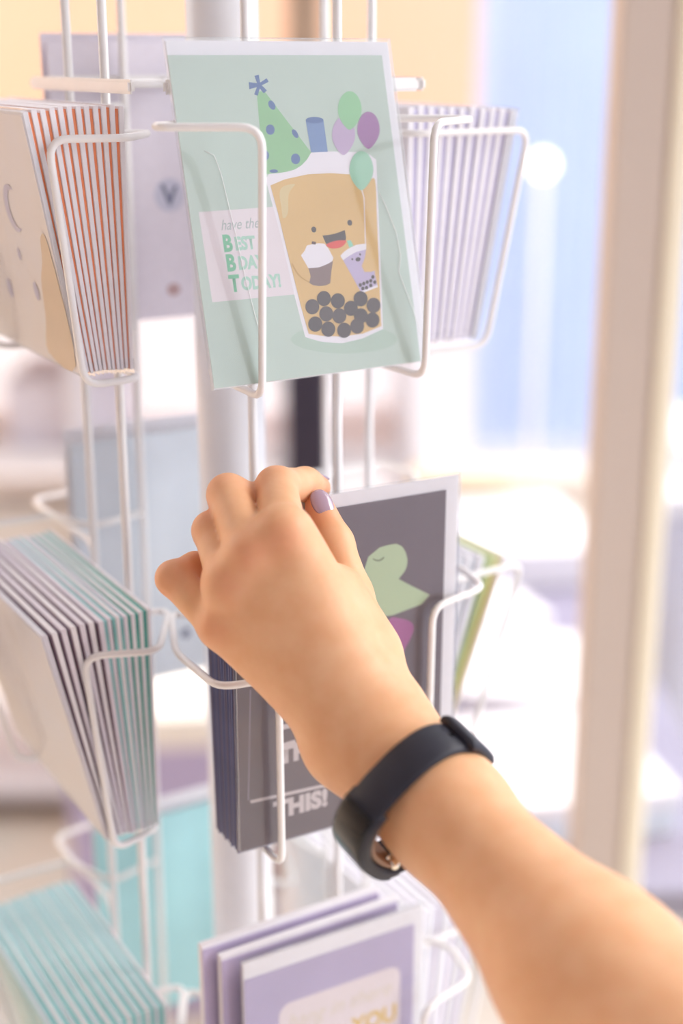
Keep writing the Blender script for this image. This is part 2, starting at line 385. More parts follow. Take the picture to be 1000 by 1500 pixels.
    ('drawn_pearl', 'a_pearl', 0, [(7.24,32.99),(6.94,32.06),(6.38,31.23),(5.59,30.57),(4.65,30.13),(3.63,29.95),(2.6,30.04),(1.67,30.4),(0.89,30.99),(0.34,31.77),(0.05,32.67),(0.05,33.62),(0.35,34.54),(0.9,35.37),(1.68,36.03),(2.62,36.47),(3.64,36.66),(4.67,36.57),(5.61,36.22),(6.39,35.63),(6.95,34.85),(7.24,33.95)]),
    ('drawn_pearl', 'a_pearl', 0, [(14.34,31.34),(14.05,30.4),(13.48,29.57),(12.68,28.9),(11.73,28.47),(10.69,28.28),(9.66,28.38),(8.71,28.74),(7.93,29.33),(7.37,30.11),(7.07,31.02),(7.08,31.98),(7.37,32.91),(7.94,33.74),(8.72,34.4),(9.67,34.84),(10.71,35.03),(11.74,34.94),(12.69,34.59),(13.48,34.0),(14.05,33.21),(14.35,32.3)]),
    ('drawn_pearl', 'a_pearl2', 0, [(7.39,26.18),(7.09,25.25),(6.53,24.42),(5.74,23.76),(4.8,23.33),(3.77,23.15),(2.75,23.25),(1.81,23.61),(1.03,24.2),(0.48,24.99),(0.19,25.89),(0.19,26.84),(0.49,27.77),(1.05,28.59),(1.83,29.25),(2.77,29.69),(3.79,29.87),(4.81,29.78),(5.76,29.42),(6.54,28.83),(7.1,28.05),(7.39,27.14)]),
    ('drawn_pearl', 'a_pearl', 0, [(1.04,22.23),(0.74,21.3),(0.18,20.47),(-0.6,19.82),(-1.53,19.39),(-2.55,19.22),(-3.56,19.32),(-4.49,19.68),(-5.26,20.28),(-5.81,21.06),(-6.09,21.96),(-6.09,22.91),(-5.8,23.83),(-5.24,24.65),(-4.47,25.3),(-3.54,25.74),(-2.52,25.91),(-1.51,25.82),(-0.58,25.46),(0.2,24.87),(0.75,24.09),(1.04,23.18)]),
    ('drawn_pearl', 'a_pearl', 0, [(7.4,19.36),(7.1,18.43),(6.54,17.6),(5.75,16.95),(4.8,16.52),(3.78,16.35),(2.75,16.45),(1.81,16.82),(1.04,17.42),(0.48,18.2),(0.19,19.11),(0.2,20.07),(0.49,20.99),(1.05,21.82),(1.83,22.47),(2.77,22.9),(3.79,23.08),(4.82,22.98),(5.76,22.62),(6.55,22.02),(7.11,21.23),(7.4,20.32)]),
    ('drawn_pearl', 'a_pearl2', 0, [(14.09,24.64),(13.8,23.71),(13.23,22.87),(12.43,22.21),(11.48,21.78),(10.44,21.6),(9.41,21.7),(8.46,22.07),(7.67,22.67),(7.11,23.45),(6.82,24.36),(6.82,25.32),(7.12,26.25),(7.68,27.08),(8.47,27.74),(9.42,28.18),(10.45,28.36),(11.49,28.27),(12.44,27.91),(13.23,27.31),(13.8,26.52),(14.09,25.61)]),
    ('drawn_pearl', 'a_pearl', 0, [(20.67,27.41),(20.37,26.47),(19.8,25.63),(18.99,24.97),(18.03,24.53),(16.98,24.35),(15.94,24.44),(14.98,24.81),(14.18,25.41),(13.62,26.2),(13.32,27.11),(13.32,28.07),(13.62,29.01),(14.19,29.84),(14.99,30.51),(15.94,30.95),(16.99,31.14),(18.03,31.04),(19.0,30.68),(19.8,30.09),(20.37,29.3),(20.67,28.38)]),
    ('drawn_pearl', 'a_pearl', 0, [(26.5,31.2),(26.2,30.25),(25.62,29.41),(24.81,28.74),(23.84,28.3),(22.79,28.12),(21.73,28.21),(20.77,28.57),(19.96,29.17),(19.39,29.96),(19.09,30.88),(19.09,31.84),(19.39,32.78),(19.96,33.62),(20.77,34.29),(21.73,34.74),(22.79,34.93),(23.84,34.84),(24.81,34.48),(25.62,33.88),(26.2,33.09),(26.5,32.17)]),
    ('drawn_pearl', 'a_pearl2', 0, [(33.03,27.66),(32.72,26.71),(32.14,25.86),(31.32,25.19),(30.34,24.75),(29.27,24.57),(28.21,24.66),(27.23,25.03),(26.42,25.64),(25.84,26.43),(25.54,27.35),(25.53,28.33),(25.84,29.27),(26.41,30.12),(27.22,30.79),(28.2,31.23),(29.27,31.42),(30.33,31.33),(31.31,30.96),(32.13,30.36),(32.72,29.56),(33.03,28.64)]),
    ('drawn_pearl', 'a_pearl', 0, [(25.46,23.59),(25.16,22.64),(24.58,21.8),(23.77,21.13),(22.8,20.69),(21.74,20.52),(20.69,20.62),(19.72,20.99),(18.92,21.59),(18.35,22.39),(18.05,23.31),(18.05,24.27),(18.35,25.21),(18.92,26.05),(19.72,26.72),(20.69,27.16),(21.74,27.34),(22.8,27.24),(23.77,26.88),(24.58,26.28),(25.16,25.48),(25.46,24.56)]),
    ('drawn_pearl', 'a_pearl', 0, [(31.41,21.17),(31.11,20.22),(30.53,19.38),(29.71,18.71),(28.73,18.27),(27.66,18.09),(26.6,18.2),(25.62,18.57),(24.81,19.18),(24.23,19.98),(23.93,20.9),(23.93,21.88),(24.23,22.82),(24.81,23.66),(25.62,24.33),(26.59,24.77),(27.66,24.95),(28.72,24.86),(29.7,24.49),(30.52,23.88),(31.11,23.08),(31.41,22.15)]),
    ('drawn_pearl', 'a_pearl2', 0, [(22.77,19.21),(22.47,18.27),(21.9,17.43),(21.09,16.77),(20.12,16.33),(19.07,16.16),(18.02,16.27),(17.06,16.64),(16.26,17.25),(15.69,18.04),(15.39,18.96),(15.39,19.93),(15.69,20.87),(16.26,21.7),(17.06,22.36),(18.03,22.8),(19.07,22.98),(20.13,22.88),(21.09,22.51),(21.9,21.91),(22.47,21.11),(22.77,20.19)]),
    ('drawn_pearl', 'a_pearl', 0, [(15.61,18.07),(15.31,17.13),(14.74,16.3),(13.95,15.64),(12.99,15.21),(11.95,15.04),(10.91,15.14),(9.96,15.51),(9.17,16.12),(8.61,16.91),(8.31,17.82),(8.32,18.78),(8.61,19.72),(9.18,20.55),(9.97,21.2),(10.92,21.64),(11.96,21.81),(13.0,21.72),(13.95,21.35),(14.75,20.75),(15.32,19.95),(15.61,19.03)]),
]
DARK_ART = [
    ('drawn_dinosaur', 'd_green', 0, [(6.64,127.25),(9.17,134.82),(15.21,138.44),(20.46,138.86),(23.98,138.76),(27.11,137.03),(29.21,133.86),(30.37,129.61),(29.99,126.41),(28.69,124.03),(25.62,121.06),(33.35,115.98),(43.05,109.9),(38.57,105.89),(30.87,104.67),(22.8,103.39),(13.89,103.94),(5.93,108.75),(4.11,119.65)]),
    ('dinosaur_tail', 'd_pink', 1, [(21.03,101.74),(26.43,101.11),(31.9,98.63),(34.24,95.83),(33.87,91.69),(29.46,84.13),(25.51,76.46),(23.23,76.95),(19.41,90.39)]),
    ('dinosaur_eye', 'd_line', 0, [(11.61,133.77),(13.54,132.64),(15.46,132.47),(17.37,133.59),(17.91,132.86),(15.82,131.61),(13.55,131.83),(11.62,133.13)]),
    ('printed_rule', 'd_text', 0, [(-52.32,23.99),(-5.09,21.99),(-5.45,23.69),(-52.63,25.64)]),
    ('printed_rule', 'd_text', 0, [(-38.23,49.0),(-28.66,49.48),(-29.1,51.1),(-38.66,50.61)]),
    ('printed_crease', 'd_line2', 0, [(-51.79,81.45),(-53.85,25.9),(-53.16,25.7),(-51.11,81.28)]),
]
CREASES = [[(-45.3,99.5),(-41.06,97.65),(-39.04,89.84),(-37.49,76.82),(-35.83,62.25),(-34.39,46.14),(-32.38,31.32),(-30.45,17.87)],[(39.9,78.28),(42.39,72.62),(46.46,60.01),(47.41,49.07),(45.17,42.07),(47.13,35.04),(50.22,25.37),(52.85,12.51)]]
HAND = {
    "web": [[(-19.7, 557.1, -195.0, 9.5), (10.0, 553.3, -240.0, 12)], [(-2.3, 565.5, -215.0, 12), (8.6, 557.4, -237.1, 13)], [(-22.3, 548.4, -209.1, 10.5), (5.6, 538.5, -247.2, 14)], [(-2.2, 532.8, -271.6, 10.5), (5.6, 535.2, -264.1, 12)]],
    'index': [(-23.4, 553.7, -185.9, 11.2), (-27.9, 590.4, -176.2, 8.8), (-16.1, 611.9, -181.0, 7.2), (-11.1, 620.9, -185.6, 6.4)],
    'middle': [(-36.7, 551.4, -193.0, 11.2), (-48.5, 587.5, -178.7, 8.8), (-37.1, 590.3, -182.9, 7.4), (-30.9, 582.1, -188.9, 6.6)],
    'ring': [(-45.4, 552.4, -206.4, 10.6), (-55.4, 581.0, -192.6, 8.0), (-46.3, 583.8, -196.9, 7), (-40.8, 577.7, -202.8, 6.2)],
    'little': [(-50.0, 553.8, -225.4, 9.6), (-71.3, 572.0, -211.0, 7.3), (-63.0, 581.9, -209.6, 6.4), (-58.8, 579.1, -215.1, 5.6)],
    'thumb': [(10.1, 556.4, -243.5, 13), (3.5, 580.1, -221.8, 10), (-3.0, 591.6, -202.0, 8.2), (-9.6, 601.8, -189.6, 6.8)],
    'wrist': [(8.4, 532.4, -266.4, 17.5)],
    'wr2': [(16.9, 536.2, -260.9, 17)],
    'wr1': [(4.5, 536.2, -267.7, 14.5)],
    'arm': [(40.7, 500.1, -282.2, 20.2), (87.5, 432.1, -308.1, 31.8), (139.2, 348.6, -323.2, 42)],
}


# ------------------------------------------------------------------ the place
def struct(name, me, m):
    o = link(name, me, m)
    o['kind'] = 'structure'
    return o

mat('floor_wood', (222, 196, 174), .6, 0, 2.2, var_rgb=(204, 206, 200))
mat('wall_peach', (250, 200, 166), .8, .03, 1.5)
mat('ceiling_white', (205, 202, 202), .8, .02, 1)
mat('wall_white', (168, 164, 168), .8, .02, 1)
mat('wall_cream', (252, 232, 212), .8, .02, 1)
mat('trim_beige', (208, 192, 180), .6, .03, 3)
mat('trim_cream', (250, 240, 216), .6, .02, 3)
mat('table_white', (240, 236, 240), .4, .02, 6)
mat('table_grey', (142, 136, 156), .45, .03, 6)
mat('counter_grey', (206, 206, 222), .6, .03, 4)
mat('cloth_blue', (200, 216, 245), .85, .03, 8)
_nt = MATS['cloth_blue'].node_tree
_tl = _nt.nodes.new('ShaderNodeBsdfTranslucent'); _tl.inputs[0].default_value = (*lin((200, 216, 245)), 1)
_ms = _nt.nodes.new('ShaderNodeMixShader'); _ms.inputs[0].default_value = .38
_nt.links.new(_nt.nodes['Principled BSDF'].outputs[0], _ms.inputs[1]); _nt.links.new(_tl.outputs[0], _ms.inputs[2])
_nt.links.new(_ms.outputs[0], _nt.nodes['Material Output'].inputs[0])
mat('pave_pale', (150, 152, 168), .8, .04, 2)
mat('facade_blue', (206, 220, 244), .8, .04, 1.2)
mat('facade_cream', (246, 236, 214), .8, .03, 1.2)
mat('facade_window', (186, 206, 236), .25, .05, 2)
mat('dark_box', (48, 40, 56), .5, .05, 20)
mat('wood_brown', (176, 150, 128), .6, .08, 12)
mat('kraft', (222, 196, 170), .7, .05, 20)
emit_mat('bulb', (255, 246, 226), 3)

struct('floor', box_mesh('floor', -4, 1.9, -1.6, 5.2, -.06, 0), 'floor_wood')
struct('wall_back', box_mesh('wall_back', -4, .42, 4.6, 4.75, 0, 3.0), 'wall_peach')
struct('trim_3', box_mesh('wainscot', -4, .42, 4.57, 4.6, 0, 1.05), 'table_white')
struct('unseen_wall_left', box_mesh('unseen_wall_left', -4.1, -4.0, -1.6, 4.75, 0, 3.0), 'wall_cream')  # out of view; pale cream to bounce warm fill onto left-facing sides
struct('unseen_wall_front', box_mesh('unseen_wall_front', -4.1, 1.9, -1.7, -1.6, 0, 3.0), 'wall_white')  # out of view behind the camera, added to cut light from the front
struct('unseen_ceiling', box_mesh('unseen_ceiling', -4.1, 1.9, -1.7, 1.7, 3.0, 3.1), 'ceiling_white')  # out of view, added to shade the rack; left open over the back

# shop window running across the right of the room: post with its painted sunlit side, sill, glass
def window_wall():
    y = 1.12
    struct('trim_1', box_mesh('trim', .2065, .2482, y, y + .045, 0, 3.0, .003), 'trim_beige')
    struct('trim_sunlit', box_mesh('trim', .2490, .2660, y - .003, y + .045, 0, 3.0, .003), 'trim_cream')  # the post's side in the sun, its brightness put into a lighter colour
    g = struct('window_1', box_mesh('glass', .266, 1.9, y + .02, y + .026, .06, 3.0), 'window_glass')
    link('window_rail', box_mesh('rail', .266, 1.9, y + .005, y + .04, 0.0, .06, .003), 'trim_beige', g)
    g = struct('window_2', box_mesh('glass', .42, 1.9, 4.64, 4.646, .1, 3.0), 'window_glass')
    link('window_rail', box_mesh('rail', .42, 1.9, 4.62, 4.67, 0.0, .10, .004), 'trim_beige', g)
window_wall()
struct('ground', box_mesh('ground', -30, 40, -20, 60, -.14, -.08), 'pave_pale')

def facade(name, label, x0, x1, y0, y1, h, m, cols, rows):
    t = empty(name, Matrix.Translation(((x0 + x1) / 2, y0, -.08)))
    tag(t, label, 'building')
    w = (x1 - x0) / 2
    link('wall', box_mesh('wall', -w, w, 0, y1 - y0, 0, h), m, t)
    fm = None
    for c in range(cols):
        for r in range(rows):
            cx = -w + (c + .5) * 2 * w / cols
            cz = .9 + r * 2.9
            if fm is None:
                fm = box_mesh('pane', -.55, .55, -.06, .04, 0, 1.7)
            link('window', fm, 'facade_window', t, Matrix.Translation((cx, 0, cz)))
    link('roof_edge', box_mesh('roof_edge', -w - .1, w + .1, -.15, .3, h, h + .25), 'trim_cream', t)
facade('street_building', 'pale blue building across the street behind the shop window', .8, 7.4, 12.5, 16, 8.5, 'facade_blue', 4, 2)
facade('street_building', 'cream building standing right of the pale blue one across the street', 4.1, 9, 9.2, 12, 8, 'facade_cream', 3, 2)

def table(name, label, x0, x1, y0, y1, h, m, thick=.03):
    t = empty(name, Matrix.Translation(((x0 + x1) / 2, (y0 + y1) / 2, 0)))
    tag(t, label, 'table')
    w, d = (x1 - x0) / 2, (y1 - y0) / 2
    link('table_top', box_mesh('table_top', -w, w, -d, d, h - thick, h, .004, 2), m, t)
    lm = box_mesh('leg', -.02, .02, -.02, .02, 0, h - thick)
    for sx in (-1, 1):
        for sy in (-1, 1):
            link('leg', lm, m, t, Matrix.Translation((sx * (w - .03), sy * (d - .03), 0)))
    return t
table('display_table', 'grey display table by the window covered with white paper goods', .06, .40, 1.18, 2.36, .70, 'table_grey')
def sheet(label, x, y, z, w, d, h, rz, m, cat='box', name='gift_box', lid=None, part=.6):
    t = empty(name, Matrix.Translation((x, y, z)) @ Matrix.Rotation(R(rz), 4, 'Z'))
    tag(t, label, cat)
    link('box_base', box_mesh('box_base', -w / 2, w / 2, -d / 2, d / 2, 0, h * part, .003, 2), m, t)
    link('box_lid', box_mesh('box_lid', -w / 2 - .003, w / 2 + .003, -d / 2 - .003, d / 2 + .003, h * part, h, .003, 2), lid or m, t)
    return t
def counter():
    t = empty('low_counter', Matrix.Translation((.95, 2.5, 0)))
    tag(t, 'pale lavender-grey low counter standing behind the glass beside the beige post', 'counter')
    link('body', box_mesh('body', -.42, .42, -.28, .28, .06, .75), 'counter_grey', t)
    link('worktop', box_mesh('worktop', -.44, .44, -.30, .30, .75, .78, .004, 2), 'table_white', t)
    link('plinth', box_mesh('plinth', -.40, .40, -.25, .25, 0, .06), 'trim_beige', t)
    for k in range(2):
        d = link('door', box_mesh('door', -.40 + .405 * k, -.005 + .405 * k, -.296, -.281, .08, .74, .003), 'counter_grey', t)
        link('handle', tube_mesh('handle', [(-.05 + .1 * k, -.31, .52), (-.05 + .1 * k, -.31, .66)], .006, 8), 'trim_cream', d)
counter()
def curtain():
    t = empty('curtain', Matrix.Translation((.33, 3.62, 2.42)))
    tag(t, 'pale blue pleated curtain hanging from a thin rail beside the peach wall', 'curtain')
    bm = bmesh.new()
    n = 120; w = .62
    top = []; bot = []
    for i in range(n + 1):
        x = w * i / n
        y = .014 * math.sin(i * .62) + .006 * math.sin(i * 1.31 + 1)
        top.append(bm.verts.new((x, y * .6, 0))); bot.append(bm.verts.new((x * 1.03, y * 1.3, -1.92)))
    for i in range(n):
        bm.faces.new([top[i], top[i + 1], bot[i + 1], bot[i]])
    link('cloth', mesh_of(bm, 'cloth', True), 'cloth_blue', t)
    link('rail', tube_mesh('rail', [(-.05, 0, .02), (.75, 0, .02)], .01, 10), 'trim_cream', t)
    for x in (-.03, .73):
        link('rail_bracket', tube_mesh('bracket', [(x, 0, .02), (x, .02, .58)], .006, 8), 'trim_cream', t)
curtain()
sheet('white lidded box on the low counter behind the glass', .64, 2.42, .78, .14, .18, .05, 5, 'table_white')
sheet('white lidded box at the far end of the grey display table', .27, 2.12, .70, .20, .26, .06, 8, 'table_white')
sheet('peach lidded box behind the white box on the grey table', .20, 2.30, .70, .16, .08, .09, 0, 'kraft')
sheet('flat white lidded box in the middle of the grey display table', .26, 1.62, .70, .20, .20, .04, -14, 'table_white')
sheet('small white lidded box between two larger ones on the grey table', .18, 1.80, .70, .15, .13, .05, 20, 'table_white')
sheet('pale blue lidded box at the near end of the grey table', .20, 1.36, .70, .24, .20, .05, 12, 'card_ice', lid='table_white')

# white shelf unit on the left, with boxes
def shelf_unit():
    t = empty('display_shelf', Matrix.Translation((-.78, 2.75, 0)))
    tag(t, 'long low white shelf unit with open boards in front of the peach wall', 'shelf')
    w, d = .90, .22
    for z in (.08, .42, .76, 1.06):
        link('shelf_board', box_mesh('board', -w, w, -d, d, z - .03, z, .003), 'table_white', t)
    for x in (-w, -w / 3, w / 3, w):
        link('side_panel', box_mesh('panel', x - .012, x + .012, -d, d, 0, 1.03), 'table_white', t)
shelf_unit()
for i, (x, z, w, h, m, lab) in enumerate([
        (-.86, .76, .26, .16, 'kraft', 'kraft brown lidded box on the upper shelf of the white unit'),
        (-.52, .76, .20, .12, 'paper_lilac', 'lilac lidded box on the upper shelf of the white unit'),
        (-.62, .42, .30, .20, 'paper_cream', 'cream lidded box on the middle shelf of the white unit'),
        (-.20, .42, .22, .16, 'kraft', 'brown lidded box on the middle shelf beside the cream one'),
        (-.10, 1.06, .20, .10, 'kraft', 'brown lidded box standing on top of the white unit')]):
    sheet(lab, x, 2.72, z, w, .26, h, 0, m)

sheet('purple lidded box with cream lid on the floor behind the rack', -.27, 2.08, 0, .30, .30, .52, 4, 'card_lavender', lid='paper_cream', part=.9)

def post():
    t = empty('wooden_stand', Matrix.Translation((-.058, 2.40, 0)))
    tag(t, 'slim brown wooden stand wearing a black sleeve in front of the white shelves', 'stand')
    link('base', box_mesh('base', -.10, .10, -.10, .10, 0, .03, .004), 'wood_brown', t)
    link('post', box_mesh('post', -.028, .028, -.028, .028, .03, 1.75, .004), 'wood_brown', t)
    link('black_sleeve', box_mesh('sleeve', -.040, .040, -.040, .040, .62, 1.02, .006), 'dark_box', t)
post()

def pendant():
    t = empty('pendant_lamp', Matrix.Translation((.452, 3.3, 1.22)))
    tag(t, 'small round lit lamp on a thin stem in front of the glass', 'lamp')
    bm = bmesh.new()
    bmesh.ops.create_uvsphere(bm, u_segments=16, v_segments=10, radius=.022)
    link('bulb', mesh_of(bm, 'bulb', True), 'bulb', t)
    link('stem', tube_mesh('stem', [(0, 0, -1.22), (0, 0, -.02)], .006, 8), 'trim_cream', t)
    bm = bmesh.new()
    add_tube(bm, [(0, 0, -1.22), (0, 0, -1.20)], .07, 20)
    link('base', mesh_of(bm, 'base'), 'trim_cream', t)
pendant()

# ------------------------------------------------------------------ the rack
PSI = R(30.5)
AX = (-57.3, 725.7)
FACE = dict(front=PSI, left=PSI - math.pi / 2, right=PSI + math.pi / 2, back=PSI + math.pi)
def fpt(face, U, N, z):
    a = FACE[face]
    return W(AX[0] + U * math.cos(a) + N * math.sin(a), AX[1] + U * math.sin(a) - N * math.cos(a), z)
TIERS = (-138, -360, -583)
rack = empty('card_rack', Matrix.Translation((AX[0] * MM, AX[1] * MM, 0)))
tag(rack, 'white wire spinner rack holding greeting cards in tiered pockets', 'rack')
RI = Matrix.Translation((-AX[0] * MM, -AX[1] * MM, 0))
def rack_part(name, me):
    me.transform(RI)
    return link(name, me, 'wire_white', rack)
ztop, zbot = 330, -1120
bm = bmesh.new(); add_tube(bm, [W(*AX, zbot - 310), W(*AX, ztop)], 17.5 * MM, 32)
o = link('pole', mesh_of(bm, 'pole', True), 'pole_white', rack); o.data.transform(RI)
bm = bmesh.new(); add_tube(bm, [W(*AX, -1450), W(*AX, -1430), W(*AX, -1424), W(*AX, -1405)], [.20, .20, .185, .02], 40)
o = link('base', mesh_of(bm, 'base'), 'pole_white', rack); o.data.transform(RI)
for f in FACE:
    for U in (-23, 23):
        rack_part('upright_rod', tube_mesh('rod', [fpt(f, U, 70, zbot), fpt(f, U, 70, ztop)], 2.2 * MM, 12))
    for z in (-12, -790, 250):
        bm = bmesh.new()
        a = FACE[f]
        M = Matrix.Translation(fpt(f, 0, 74, z)) @ Matrix.Rotation(a, 4, 'Z')
        add_box(bm, -.064, .064, -.0016, .0016, -.003, .003)
        bmesh.ops.bevel(bm, geom=bm.edges[:], offset=.0012, segments=2, affect='EDGES')
        me = mesh_of(bm, 'bar'); me.transform(M)
        rack_part('cross_bar', me)
    for z in (-12, -790, 250):
        rack_part('spoke', tube_mesh('spoke', [fpt(f, 0, 14, z), fpt(f, 0, 74, z)], 2 * MM, 8))

def wire(face, side, tier):
    s = side
    z0 = TIERS[tier]
    zt = z0 + 111
    if face == 'front' and tier == 0:     # wires cross the front of the single card
        zb = z0 - 2
        pts = [(23, 70, zt), (40, 66, zt), (76, 90, zt), (77, 99, zt), (42, 121, zt), (42, 117, zb), (40, 70, zb), (23, 70, zb)]
    elif face in ('front', 'back'):
        zb = z0 - 2
        if s > 0:
            zl = zt + 3
            pts = [(23, 70, zl), (50, 60, zl), (80, 94, zl), (73, 126, zl), (38, 133, zl - 1), (38, 131, zb), (40, 70, zb), (23, 70, zb)]
        else:
            zl = zt - 18
            u = 70 if tier == 1 else 76
            pts = [(23, 70, zl), (51, 30, zl), (u, 78, zl), (u, 124, zl), (44, 132, zl + 2), (43, 131, zb), (40, 70, zb), (23, 70, zb)]
    elif face == 'left':
        zb = (-140.5, -373, -595)[tier]
        if s > 0:                         # runs along the near side of the stack
            zs = z0 + 105 - (12 if tier else 0)
            du = 6.5 if tier else 0
            pts = [(23, 70, zs), (26, 50, zs), (60 + du * 1.9, 76, zs), (54 + du, 109, zs), (53.5 + du, 98.5, zb), (50, 70, zb), (23, 70, zb)]
        else:
            nt, nb = ((126, 106), (136, 110), (140, 112))[tier]
            pts = [(23, 70, zt), (50, 63, zt), (100, 66, zt), (101, nt, zt), (60, nt, zt), (56, nb, zb), (50, 70, zb), (23, 70, zb)]
    else:
        zb = (-144, -376, -595)[tier]
        nt, nb = ((143, 121), (150, 117), (141, 119))[tier]
        zs = zt - 8 - (12 if tier else 0)
        if s < 0:
            pts = [(23, 70, zs), (30, 60, zs), (60, 74, zs), (56.5, nt, zs), (55.5, nb, zb), (50, 70, zb), (23, 70, zb)]
        else:
            pts = [(23, 70, zt), (50, 63, zt), (97, 66, zt), (98, nt + 8, zt), (60, nt + 8, zt), (56, nb + 4, zb), (50, 70, zb), (23, 70, zb)]
    if face == 'back':
        if s > 0: pts[1:4] = [(57, 60, zl), (69, 90, zl), (69, 126, zl)]
        else: pts[2:4] = [(68, 78, zl), (68, 124, zl)]
    p = fillet([fpt(face, s * a, b, c) for a, b, c in pts], .009)
    rack_part('pocket_wire', tube_mesh('wire', p, 1.75 * MM, 10))
for ti in range(3):
    for s in (-1, 1):
        for f in ('front', 'back', 'left', 'right'):
            wire(f, s, ti)

# ------------------------------------------------------------------ greeting cards
CARD_CACHE = {}
def place(face, U, N, z, lean, yaw=0.0, roll=0.0):
    a = FACE[face] + yaw
    return Matrix.Translation(fpt(face, U, N, z)) @ Matrix.Rotation(a, 4, 'Z') @ Matrix.Rotation(lean, 4, 'X') @ Matrix.Rotation(roll, 4, 'Y')

def envelope_mesh(w, h, te, tt):
    bm = bmesh.new()
    vs = add_box(bm, -w / 2 * MM, w / 2 * MM, 0, te * MM, 0, h * MM)
    for v in vs:
        if v.co.z > .01 and v.co.y > 1e-5: v.co.y = tt * MM
    bmesh.ops.bevel(bm, geom=bm.edges[:], offset=.25 * MM, segments=1, affect='EDGES')
    return mesh_of(bm, 'envelope')
def panel_mesh(w, h, tc, tct, cw, ch):
    bm = bmesh.new()
    vs = add_box(bm, (-w / 2) * MM, (w / 2 - cw) * MM, -tc * MM, -.05 * MM, .3 * MM, (h - ch) * MM)
    for v in vs:
        if v.co.z > .01 and v.co.y < -.1 * MM: v.co.y = -tct * MM
    return mesh_of(bm, 'card_panel')
def card_thing(M, w, h, card_m, env_m, label, group=None, sleeve=False, name='greeting_card', tc=.8, te=1.3, cw=3.0, ch=4.0, hem=True, tt=None, tct=None):
    """a folded card in front of its envelope; local -Y is the card's face"""
    t = empty(name, M)
    tag(t, label, 'card', group)
    key = (w, h, tc, te, cw, ch, tt, tct)
    if key not in CARD_CACHE:
        CARD_CACHE[key] = (
            lambda: panel_mesh(w, h, tc, tct or tc, cw, ch),
            lambda: envelope_mesh(w, h, te, tt or te))
    pm, em = (f() for f in CARD_CACHE[key])
    panel = link('card_panel', pm, card_m, t)
    link('envelope', em, env_m, t)
    if sleeve:
        link('sleeve', box_mesh('sleeve', (-w / 2 - .8) * MM, (w / 2 + .8) * MM, (-tc - .5) * MM, (te + .3) * MM, -.4 * MM, (h + 1.2) * MM), 'sleeve_film', t)
    elif hem:
        bm = bmesh.new()
        n = 9
        rnd = random.Random(w * 7 + h)
        top = [bm.verts.new(((-w / 2 + w * k / n) * MM, (te + .2) * MM, 5 * MM)) for k in range(n + 1)]
        bot = [bm.verts.new(((-w / 2 + w * k / n) * MM, (te + .2 + rnd.uniform(-.2, .4)) * MM, (-2.0 + rnd.uniform(-.6, .5)) * MM)) for k in range(n + 1)]
        for k in range(n):
            bm.faces.new([top[k], top[k + 1], bot[k + 1], bot[k]])
        link('sleeve_hem', mesh_of(bm, 'hem'), 'hem_film', t)
    return t, panel

def stack(face, Uc, z0, w, h, n, nb, nt, card_ms, env_ms, label, group, front_label=None, front_m=None, jitter=.6, tc=.5, te=1.4, tt=2.4, tct=None, cw=1.0, ch=1.2):
    """n cards fanned from the rods outwards; nb / nt = (back, front) distance from the axis at the foot / at the top"""
    rnd = random.Random(len(label) + n)
    out = None
    for i in range(n):
        k = i / max(1, n - 1)
        b = nb[0] + (nb[1] - nb[0]) * k
        t = nt[0] + (nt[1] - nt[0]) * k
        lean = math.asin(max(-.9, min(.9, (t - b) / h)))
        front = i == n - 1 and front_label
        M = place(face, Uc + rnd.uniform(-jitter, jitter), b, z0 + rnd.uniform(0, 1.2) + .5, lean)
        cm = card_ms[i % len(card_ms)] if not callable(card_ms) else card_ms(i)
        em = env_ms[i % len(env_ms)] if not callable(env_ms) else env_ms(i)
        r = card_thing(M, w, h, front_m if front and front_m else cm, em,
                       front_label if front else label, None if front else group, sleeve=bool(front), tc=tc, te=te, tt=tt, tct=None if front else tct, cw=cw, ch=ch)
        if front: out = r
    return out

# upper left: peach stack
W_L, U_L = 140, -20
t, p = stack('left', U_L, TIERS[0] + 1, W_L, 116, 12, (75, 98), (75, 118), ['card_peach'], ['paper_white'],
      'white envelope with a peach card packed in the peach-topped stack', 'cards in the peach-topped stack',
      'pale card with lilac moons and foil facing out of the peach-topped stack', 'card_front_pale', tc=.45, te=1.5, tt=2.4, tct=1.4)
moon = [(math.cos(a) * 11, math.sin(a) * 11) for a in np.linspace(.9, 5.4, 22)] + [(4 + math.cos(a) * 9, math.sin(a) * 9) for a in np.linspace(5.1, 1.2, 18)]
link('printed_moon', flat_mesh('moon', [(x + 27, z + 72) for x, z in moon], -.75), 'p_lilac', p)
for (x, z, r) in ((20, 50, 3), (33, 34, 4.5), (8, 90, 3.5), (-20, 60, 6), (-8, 30, 5)):
    link('printed_drop', flat_mesh('drop', [(x + math.cos(a) * r * .7, z + math.sin(a) * r) for a in np.linspace(0, 6.1, 14)], -.75), 'p_lilac', p)
link('printed_foil', flat_mesh('foil', [(30, 4), (66, 4), (66, 58), (58, 62), (52, 50), (44, 40), (38, 22)], -.74, True), 'p_gold', p)

